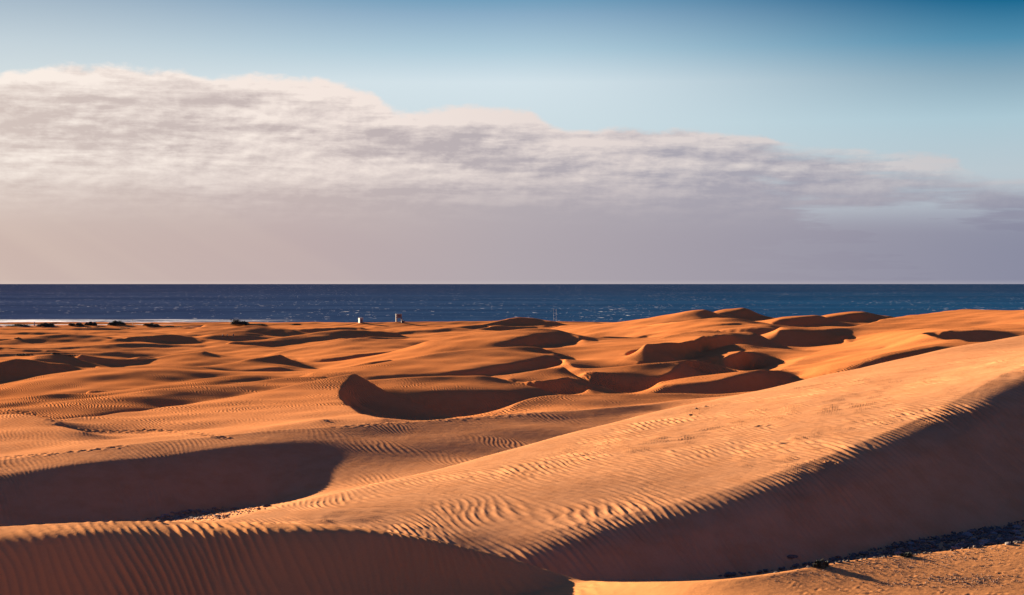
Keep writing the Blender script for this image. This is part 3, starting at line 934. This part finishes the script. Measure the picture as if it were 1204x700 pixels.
def box(bm, c, s, rz=0, taper=1.0, bev=.01):
    r = bmesh.ops.create_cube(bm, size=1)
    vs = r['verts']
    for v in vs:
        k = taper if v.co.z > 0 else 1
        x_, y_, z_ = v.co.x * s[0] * k, v.co.y * s[1] * k, v.co.z * s[2]
        v.co = (x_ * math.cos(rz) - y_ * math.sin(rz) + c[0], x_ * math.sin(rz) + y_ * math.cos(rz) + c[1], z_ + c[2])
    if bev:
        bmesh.ops.bevel(bm, geom=list({e for v in vs for e in v.link_edges}), offset=bev, segments=1, affect='EDGES')


def bar(bm, a, b, r0, r1=None, n=8):
    a, b = Vector(a), Vector(b)
    r1 = r0 if r1 is None else r1
    d = (b - a)
    q = d.to_track_quat('Z', 'Y').to_matrix().to_4x4()
    q.translation = (a + b) / 2
    bmesh.ops.create_cone(bm, cap_ends=True, segments=n, radius1=r0, radius2=r1, depth=d.length, matrix=q)


def shrub(loc, w_, h_, d_, label, group=None, seed=0, dry=False, n=None):
    """low wind-shaped bush: stems, then leaf sprays through an uneven mound"""
    g = random.Random(seed)
    t = empty('shrub', (loc[0], loc[1], loc[2] - .1), label=label, cat='shrub', group=group)
    sb = bmesh.new()
    lobes = [(g.uniform(-.38, .38) * w_, g.uniform(-.35, .35) * d_, g.uniform(.55, 1.0)) for _ in range(9)]
    bar(sb, (0, 0, -.2), (w_ * .03, 0, h_ * .6), .05 * h_ / 2 + .02, .02, 6)
    obj('stem', sb, M['bark'], t)
    fb = bmesh.new()
    n = n or int(min(2600, 260 * w_ * h_ ** .5))
    for i in range(n):
        a, b, c = g.choice(lobes)
        rx, rh = w_ * g.uniform(.10, .22), h_ * c
        th, ph = g.uniform(0, 6.283), math.acos(g.uniform(0, 1))
        k = g.uniform(.45, 1.0) ** .5
        edge_ = 1 - .45 * abs(a) / (w_ * .5)
        p = Vector((a + rx * k * math.sin(ph) * math.cos(th), b + rx * k * math.sin(ph) * math.sin(th), rh * edge_ * k * (.15 + .85 * math.cos(ph)) * g.uniform(.8, 1.08)))
        s = g.uniform(.10, .24) * (h_ / 2) ** .5
        nrm = Vector((g.gauss(0, 1), g.gauss(0, 1), g.gauss(.4, 1))).normalized()
        u_ = nrm.orthogonal().normalized(); v_ = nrm.cross(u_)
        vs = [fb.verts.new(p + u_ * s * math.cos(q) * 1.4 + v_ * s * math.sin(q) * .6 + nrm * s * .2 * math.cos(2 * q)) for q in (0, 1.57, 3.14, 4.71)]
        fb.faces.new(vs)
    obj('foliage', fb, M['leaf2' if dry else 'leaf'], t)
    return t


def mpp(y_):           # metres per photo pixel at a distance
    return y_ / F


# --- bushes along the beach
GB = 'dark bushes along the top of the beach'
for i, (px, py, wpx, hpx, lab) in enumerate([
        (-14, 383.6, 26, 3.0, 'low dark bush cut by the left edge of the view, on the beach line'),
        (22, 384.0, 30, 3.6, 'long low dark bush left of the white post at the surf line'),
        (54, 384.0, 20, 6.0, 'rounded dark bush just right of the white post'),
        (90, 383.0, 18, 5.0, 'dark bush with flat top, left one of a touching pair against the surf'),
        (106, 383.0, 15, 7.0, 'taller dark bush, right one of a touching pair against the surf'),
        (137, 382.6, 20, 7.5, 'domed dark bush standing alone in front of the surf, left of the bare thin pole'),
        (178, 383.5, 18, 4.6, 'small dark bush right of the bare thin pole'),
        (196, 385.2, 36, 2.8, 'flat dark scrub spreading right of the small dark bush, on shaded sand'),
        (279, 383.0, 27, 9.0, 'largest dark bush, a broad dome beyond the three walkers'),
        (301, 383.4, 26, 2.6, 'flat dark scrub tailing off to the right of the largest bush'),
        (348, 381.6, 12, 1.8, 'tiny dark bush alone on the beach line between the largest bush and the white hut')]):
    X_, Y_, Z_ = place(px, py)
    Y2 = 1098 if px > 220 else min(max(Y_, 1120), 1225)
    X_ = (px - CX) / F * Y2
    k = int(np.searchsorted(lf, math.log(Y2))); c = int(round((px - uf[0]) / (uf[1] - uf[0])))
    Z_ = float(Zf[k, max(0, min(NUF - 1, c))])
    m_ = mpp(Y2)
    top = CAMH - rr(py - hpx) * Y2
    shrub((X_, Y2, Z_), wpx * m_, max(1.0, top - Z_), wpx * m_ * .6, lab, GB, 50 + i)

GS = 'low scrub on the far dunes'
for i, (px, py, wpx, hpx, lab) in enumerate([
        (28, 418.5, 22, 3.8, 'dark low scrub on the crest above the shaded dune at the left edge'),
        (66, 416.5, 10, 2.5, 'small dark scrub clump on a crest, right of the longer scrub'),
        (82, 419.5, 22, 2.6, 'dark scrub streak trailing down the right of the small clump'),
        (110, 385.6, 20, 1.8, 'flat dark scrub on pale sand below the touching pair of bushes'),
        (144, 386.6, 20, 2.4, 'flat dark scrub on pale sand below the domed bush'),
        (20, 398.5, 8, 2.4, 'sparse brownish scrub near the left edge on mid-distance sand')]):
    X_, Y_, Z_ = place(px, py)
    m_ = mpp(Y_)
    shrub((X_, Y_, Z_), wpx * m_, hpx * m_, wpx * m_ * .5, lab, GS, 90 + i, dry=(i == 5), n=500)

# --- white post and thin pole at the surf line
def ground_at(px, Y_):
    k = int(np.searchsorted(lf, math.log(Y_))); c = int(round((px - uf[0]) / (uf[1] - uf[0])))
    return ((px - CX) / F * Y_, Y_, float(Zf[k, c]))


X_, Y_, Z_ = ground_at(40.5, 1190)
t = empty('post', (X_, Y_, Z_), label='short thick white post at the surf line beside a dark bush', cat='post')
b = bmesh.new(); box(b, (0, 0, 1.3), (.55, .4, 2.8), bev=.04); obj('pillar', b, M['white'], t)
b = bmesh.new(); box(b, (0, 0, 2.76), (.66, .5, .1), bev=.02); obj('cap', b, M['white'], t)
X_, Y_, Z_ = ground_at(156, 1190)
t = empty('pole', (X_, Y_, Z_), label='bare thin dark pole on the beach line between two dark bushes', cat='pole')
b = bmesh.new(); bar(b, (0, 0, -.3), (0, 0, 4.2), .13, .10); obj('shaft', b, M['steel'], t)
b = bmesh.new(); box(b, (0, 0, 3.9), (.5, .08, .35), bev=.01); obj('plate', b, M['steel'], t)
X_, Y_, Z_ = ground_at(270.5, 1195)
t = empty('flag_pole', (X_, Y_, Z_), label='thin pole with a small dark flag at the left shoulder of the largest bush', cat='flag pole')
b = bmesh.new(); bar(b, (0, 0, -.3), (0, 0, 5.4), .09, .07); obj('shaft', b, M['steel'], t)
b = bmesh.new(); box(b, (.55, 0, 4.95), (1.0, .05, .7), bev=.01); obj('flag', b, M['cloth2'], t)

# --- small white hut
X_, Y_, Z_ = ground_at(424, 1041)
t = empty('beach_hut', (X_, Y_, Z_ - .1), R(28), label='small white hut with a dark shaded side on the beach line', cat='hut')
b = bmesh.new(); box(b, (0, 0, 1.35), (2.1, 2.0, 2.9)); obj('wall', b, M['white'], t)
b = bmesh.new(); box(b, (0, 0, 2.88), (2.4, 2.3, .16)); rf = obj('roof', b, M['wood'], t)
b = bmesh.new(); box(b, (.3, -1.03, 1.1), (.8, .06, 1.9)); d_ = obj('door', b, M['dark'], t)
b = bmesh.new(); bar(b, (.25, -1.08, 1.1), (.25, -1.08, 1.3), .03); obj('handle', b, M['steel'], d_)
b = bmesh.new(); box(b, (1.08, .2, 1.75), (.06, 1.1, .8)); obj('window', b, M['dark'], t)
b = bmesh.new(); bar(b, (-.7, .5, 2.9), (-.7, .5, 5.2), .05, .03); obj('mast', b, M['steel'], t)

# --- lifeguard tower
X_, Y_, Z_ = ground_at(468.5, 1044)
t = empty('lifeguard_tower', (X_, Y_, Z_ - .1), R(8), label='brown lifeguard tower cabin raised on posts with a tall white panel at its left side', cat='tower')
b = bmesh.new(); box(b, (.4, 0, 3.55), (2.9, 2.6, 2.1)); cab = obj('cabin', b, M['wood'], t)
b = bmesh.new(); box(b, (.45, -1.33, 3.7), (1.5, .05, .9)); obj('window', b, M['dark'], cab)
b = bmesh.new(); box(b, (.4, 0, 4.70), (3.4, 3.1, .16)); obj('roof', b, M['steel'], t)
b = bmesh.new(); box(b, (.4, -.2, 2.42), (3.3, 3.2, .14)); obj('platform', b, M['wood'], t)
for sx in (-.9, 1.7):
    for sy in (-1.2, 1.1):
        b = bmesh.new(); bar(b, (sx, sy, -.3), (sx, sy, 2.36), .11); obj('leg', b, M['wood'], t)
b = bmesh.new(); box(b, (-1.35, -.2, 2.3), (.5, 1.2, 5.2)); obj('side_panel', b, M['white'], t)
b = bmesh.new()
for sx in (1.9, 2.5): bar(b, (sx, -1.9, 0), (sx, -1.2, 2.4), .05)
for i in range(6): bar(b, (1.9, -1.85 + i * .11, .3 + i * .38), (2.5, -1.85 + i * .11, .3 + i * .38), .035)
obj('ladder', b, M['wood'], t)
X_, Y_, Z_ = ground_at(473.5, 1040)
t = empty('crate', (X_, Y_, Z_ - .05), R(20), label='dark storage crate on the sand at the right foot of the lifeguard tower', cat='crate')
b = bmesh.new(); box(b, (0, 0, .6), (2.0, 1.1, 1.2)); obj('body', b, M['dark'], t)
b = bmesh.new(); box(b, (0, 0, 1.26), (2.1, 1.2, .1)); obj('lid', b, M['wood'], t)

# --- lattice mast against the sea
X_, Y_, Z_ = ground_at(652.5, 1044)
t = empty('lattice_mast', (X_, Y_, Z_ - .2), label='thin open mast of two uprights with cross bars, against the sea behind the dunes', cat='mast')
for sx in (-.8, .8):
    b = bmesh.new(); bar(b, (sx, 0, 0), (sx, 0, 7.8), .05, .035); obj('upright', b, M['steel'], t)
for k, z_ in enumerate((1.9, 3.7, 5.5, 7.3)):
    b = bmesh.new(); bar(b, (-.8, 0, z_), (.8, 0, z_), .045); obj('cross_bar', b, M['steel'], t)


# --- walkers
def person(px, py, rz, h, jacket, step, label):
    X_, Y_, Z_ = place(px, py)
    t = empty('person', (X_, Y_, Z_ - .02), rz, label=label, cat='person', group=None)
    k = h / 1.75
    J = {'pel': ((0, 0, .95), (.15, .11)), 'spine': ((0, .0, 1.15), (.135, .10)), 'chest': ((0, .02, 1.36), (.17, .11)), 'neck': ((0, .03, 1.50), (.055, .055)),
         'chin': ((0, .035, 1.57), (.07, .08)), 'head': ((0, .04, 1.67), (.078, .098)), 'top': ((0, .04, 1.73), (.06, .075))}
    E = [('pel', 'spine'), ('spine', 'chest'), ('chest', 'neck'), ('neck', 'chin'), ('chin', 'head'), ('head', 'top')]
    for s, nm in ((-1, 'l'), (1, 'r')):
        f_ = step * s
        J['hip' + nm] = ((s * .09, 0, .90), (.095, .095)); J['kn' + nm] = ((s * .10, f_ * .6 + .04, .50), (.06, .06)); J['an' + nm] = ((s * .10, f_, .09), (.042, .042)); J['toe' + nm] = ((s * .11, f_ + .17, .04), (.04, .03))
        E += [('pel', 'hip' + nm), ('hip' + nm, 'kn' + nm), ('kn' + nm, 'an' + nm), ('an' + nm, 'toe' + nm)]
        J['sh' + nm] = ((s * .19, .01, 1.42), (.062, .062)); J['el' + nm] = ((s * .25, -f_ * .35, 1.14), (.042, .042)); J['wr' + nm] = ((s * .25, -f_ * .7 + .06, .90), (.028, .032)); J['ha' + nm] = ((s * .245, -f_ * .75 + .09, .81), (.035, .02)); 
        E += [('chest', 'sh' + nm), ('sh' + nm, 'el' + nm), ('el' + nm, 'wr' + nm), ('wr' + nm, 'ha' + nm)]
        for q in range(4):
            J['fi%d%s' % (q, nm)] = ((s * .245 + (q - 1.5) * .012, -f_ * .75 + .10 + (q - 1.5) * .016, .735 - .01 * abs(q - 1.5)), (.009, .009))
            E += [('ha' + nm, 'fi%d%s' % (q, nm))]
        J['th' + nm] = ((s * .225, -f_ * .75 + .14, .79), (.010, .010)); E += [('ha' + nm, 'th' + nm)]

    def skin(name, keys, grow, mat, parent):
        kk = [q for q in J if q in keys]
        me = bpy.data.meshes.new(name)
        me.from_pydata([tuple(c * k for c in J[q][0]) for q in kk], [(kk.index(a), kk.index(b_)) for a, b_ in E if a in kk and b_ in kk], [])
        o = link(bpy.data.objects.new(name, me), parent)
        md = o.modifiers.new('skin', 'SKIN')
        for i_, q in enumerate(kk):
            me.skin_vertices[0].data[i_].radius = tuple(r_ * k * grow for r_ in J[q][1])
        me.skin_vertices[0].data[0].use_root = True
        o.modifiers.new('subd', 'SUBSURF').levels = 1
        o.modifiers['subd'].render_levels = 1
        me.materials.append(mat)
        return o
    # skin layer needs a skin-vertex layer before radii can be written
    def prep(me):
        if not me.skin_vertices:
            b_ = bmesh.new(); b_.from_mesh(me); b_.verts.layers.skin.verify(); b_.to_mesh(me); b_.free()
    def skin2(name, keys, grow, mat, parent):
        kk = [q for q in J if q in keys]
        me = bpy.data.meshes.new(name)
        me.from_pydata([tuple(c * k for c in J[q][0]) for q in kk], [(kk.index(a), kk.index(b_)) for a, b_ in E if a in kk and b_ in kk], [])
        prep(me)
        for i_, q in enumerate(kk):
            me.skin_vertices[0].data[i_].radius = tuple(r_ * k * grow for r_ in J[q][1])
        me.skin_vertices[0].data[0].use_root = True
        o = link(bpy.data.objects.new(name, me), parent)
        o.modifiers.new('skin', 'SKIN')
        sd_ = o.modifiers.new('subd', 'SUBSURF'); sd_.levels = 1; sd_.render_levels = 1
        me.materials.append(mat)
        return o
    skin2('body', list(J), 1.0, M['skin'], t)
    skin2('jacket', ['pel', 'spine', 'chest'] + [a + s for a in ('sh', 'el', 'wr') for s in 'lr'], 1.16, jacket, t)
    skin2('trousers', ['pel'] + [a + s for a in ('hip', 'kn', 'an') for s in 'lr'], 1.14, M['trousers'], t)
    for s in 'lr':
        skin2('shoe', ['an' + s, 'toe' + s], 1.25, M['hair'], t)
    hb = bmesh.new()
    bmesh.ops.create_uvsphere(hb, u_segments=14, v_segments=8, radius=.105 * k)
    for v in list(hb.verts):
        v.co = Vector((v.co.x * .86, v.co.y * 1.05, v.co.z)) + Vector((0, .015 * k, 1.69 * k))
    bmesh.ops.delete(hb, geom=[v for v in hb.verts if v.co.z < 1.64 * k and v.co.y > -.02], context='VERTS')
    obj('hair', hb, M['hair'], t, True)
    return t


person(262, 397.6, R(200), 1.80, M['cloth1'], .20, 'person in black walking ahead on the far sand, leftmost and darkest of three walkers')
person(267, 397.2, R(150), 1.72, M['cloth2'], .12, 'person in a brown jacket walking in the middle of the three')
person(274.5, 397.0, R(170), 1.70, M['cloth3'], .16, 'person in a grey shirt, the paler one walking last on the right of the three')


# --- stones
def stone_mesh(name, seed, mat, flat_=.55):
    g = random.Random(seed)
    b = bmesh.new()
    bmesh.ops.create_icosphere(b, subdivisions=2, radius=1)
    planes = [(Vector((g.gauss(0, 1), g.gauss(0, 1), g.gauss(0, 1))).normalized(), g.uniform(.55, .85)) for _ in range(9)]
    sx, sy, sz = g.uniform(.8, 1.25), g.uniform(.7, 1.0), flat_ * g.uniform(.7, 1.1)
    for v in b.verts:
        for n_, d_ in planes:
            q = v.co.dot(n_) - d_
            if q > 0: v.co -= n_ * q * .92
        v.co *= 1 + g.uniform(-.03, .03)
        v.co = Vector((v.co.x * sx, v.co.y * sy, v.co.z * sz))
    me = bpy.data.meshes.new(name)
    b.to_mesh(me); b.free()
    me.materials.append(mat)
    return me


SM = {k: [stone_mesh('stone', 300 + i + 20 * j, M[k]) for i in range(6)] for j, k in enumerate(('stone', 'stone2', 'stone3'))}


def put_stone(px, py, s, kind, label, group, sink=.3, i=0):
    X_, Y_, Z_ = place(px, py)
    o = link(bpy.data.objects.new('stone', SM[kind][i % 6]))
    o.location = (X_, Y_, Z_ + s * (.5 - sink) * .5)
    o.scale = (s, s, s * random.uniform(.8, 1.2))
    o.rotation_euler = (random.uniform(-.3, .3), random.uniform(-.3, .3), random.uniform(0, 6.28))
    return tag(o, label, 'stone', group)


# stones on the shaded valley floor, right
n = 0
for i in range(190):
    a = random.triangular(1010, 1210, 1190)
    lo_, hi_ = np.interp(a, [1000, 1100, 1204], [660, 650, 638]), np.interp(a, [1000, 1060, 1130, 1204], [655, 640, 628, 615])
    b_ = hi_ + (lo_ - hi_) * random.random() ** .8
    k = random.random()
    put_stone(a, b_, random.uniform(.10, .30) * (1.25 if k > .9 else 1), 'stone' if k < .84 else 'stone2', 'dark broken stone among many on the shaded valley floor', 'dark stones on the shaded valley floor', i=i)
put_stone(1161, 641, .42, 'stone2', 'pale rounded stone, the largest light one among the dark stones at the right', None, i=3)
put_stone(1186, 641, .20, 'stone2', 'small bright stone right of the largest pale one', None, i=1)
for i in range(34):
    a = random.uniform(845, 1010)
    b_ = np.interp(a, [845, 900, 950, 1010], [681, 674, 665.5, 656.5]) - random.uniform(0, 2.4)
    put_stone(a, b_, random.uniform(.08, .24), 'stone', 'dark stone in the thin line along the foot of the big shaded dune', 'dark stones lining the foot of the big dune', i=i)
put_stone(933, 654.5, .26, 'stone', 'single flat dark stone low on the shaded dune face above the dark bush', None, sink=.7, i=2)
put_stone(314, 596.3, .35, 'stone', 'dark stone at the far edge of the rubble patch beside the big dune', None, i=2)
put_stone(386, 496, .30, 'stone', 'lone dark lump on lit sand left of the hollow', None, sink=.6, i=4)
put_stone(812, 489, .16, 'stone', 'small dark lump on the lit top of the big dune', None, sink=.5, i=5)
put_stone(818, 480.5, .14, 'stone', 'tiny dark lump just under the skyline of the big dune', None, sink=.5, i=1)
# rubble on the flat left of the big dune
for i in range(60):
    a = random.triangular(175, 310, 215)
    b_ = random.uniform(np.interp(a, [175, 215, 310], [611.5, 600.5, 597.5]), np.interp(a, [175, 260, 310], [613, 610, 600]))
    put_stone(a, b_, random.uniform(.10, .28), 'stone3' if i % 3 else 'stone2', 'small weathered stone in the lit rubble patch between two dunes', 'stones in the lit rubble patch', i=i)


def pebbles(name, pts, mat):
    b = bmesh.new()
    for px, py, s in pts:
        X_, Y_, Z_ = place(px, py)
        mtx = (__import__('mathutils').Matrix.Translation((X_, Y_, Z_ + s * .15))
               @ __import__('mathutils').Euler((random.uniform(-.6, .6), random.uniform(-.6, .6), random.uniform(0, 6))).to_matrix().to_4x4()
               @ __import__('mathutils').Matrix.Diagonal((s * random.uniform(.8, 1.6), s * random.uniform(.6, 1.1), s * random.uniform(.35, .7), 1)))
        bmesh.ops.create_icosphere(b, subdivisions=1, radius=1, matrix=mtx)
    o = obj(name, b, mat)
    return tag(o, kind='stuff')


P_ = []
for i in range(900):
    a = random.triangular(900, 1210, 1120)
    tp = np.interp(a, [900, 1000, 1100, 1204], [677, 662, 652, 640])
    P_.append((a, tp + abs(random.gauss(0, 11)) + .5, random.uniform(.010, .038)))
for i in range(520):
    a = random.triangular(1010, 1210, 1150)
    P_.append((a, random.gauss(np.interp(a, [1010, 1100, 1204], [690, 684, 683]), 4.5), random.uniform(.012, .042)))
o = pebbles('gravel', P_, M['stone3']); tag(o, 'brown gravel scattered over the lit ground at the bottom right', 'gravel')
P_ = []
for i in range(1100):
    a = random.triangular(900, 1212, 1190)
    lo_, hi_ = np.interp(a, [900, 1000, 1100, 1204], [676, 661, 651, 639]), np.interp(a, [900, 1000, 1060, 1130, 1204], [673, 654, 638, 626, 613])
    P_.append((a, random.uniform(hi_, lo_), random.uniform(.02, .09)))
o = pebbles('dark_gravel', P_, M['stone']); tag(o, 'dark gravel covering the shaded valley floor between the stones', 'gravel')
P_ = []
for i in range(500):
    a = random.triangular(170, 320, 220)
    P_.append((a, random.uniform(np.interp(a, [175, 215, 310], [611, 601, 597]), np.interp(a, [175, 260, 310], [614, 611, 600])), random.uniform(.03, .10)))
o = pebbles('rubble_gravel', P_, M['stone3']); tag(o, 'pale gravel filling the small lit flat left of the big dune', 'gravel')

# dark bushes by the stones
X_, Y_, Z_ = place(966, 667)
shrub((X_, Y_, Z_), 17 * mpp(Y_), .42, .5, 'small dark prickly bush at the foot of the big shaded dune', None, 5, n=700)
X_, Y_, Z_ = place(1066, 655)
shrub((X_, Y_, Z_), 14 * mpp(Y_), .30, .4, 'tiny dark bush at the left end of the dark stones', None, 6, n=400)
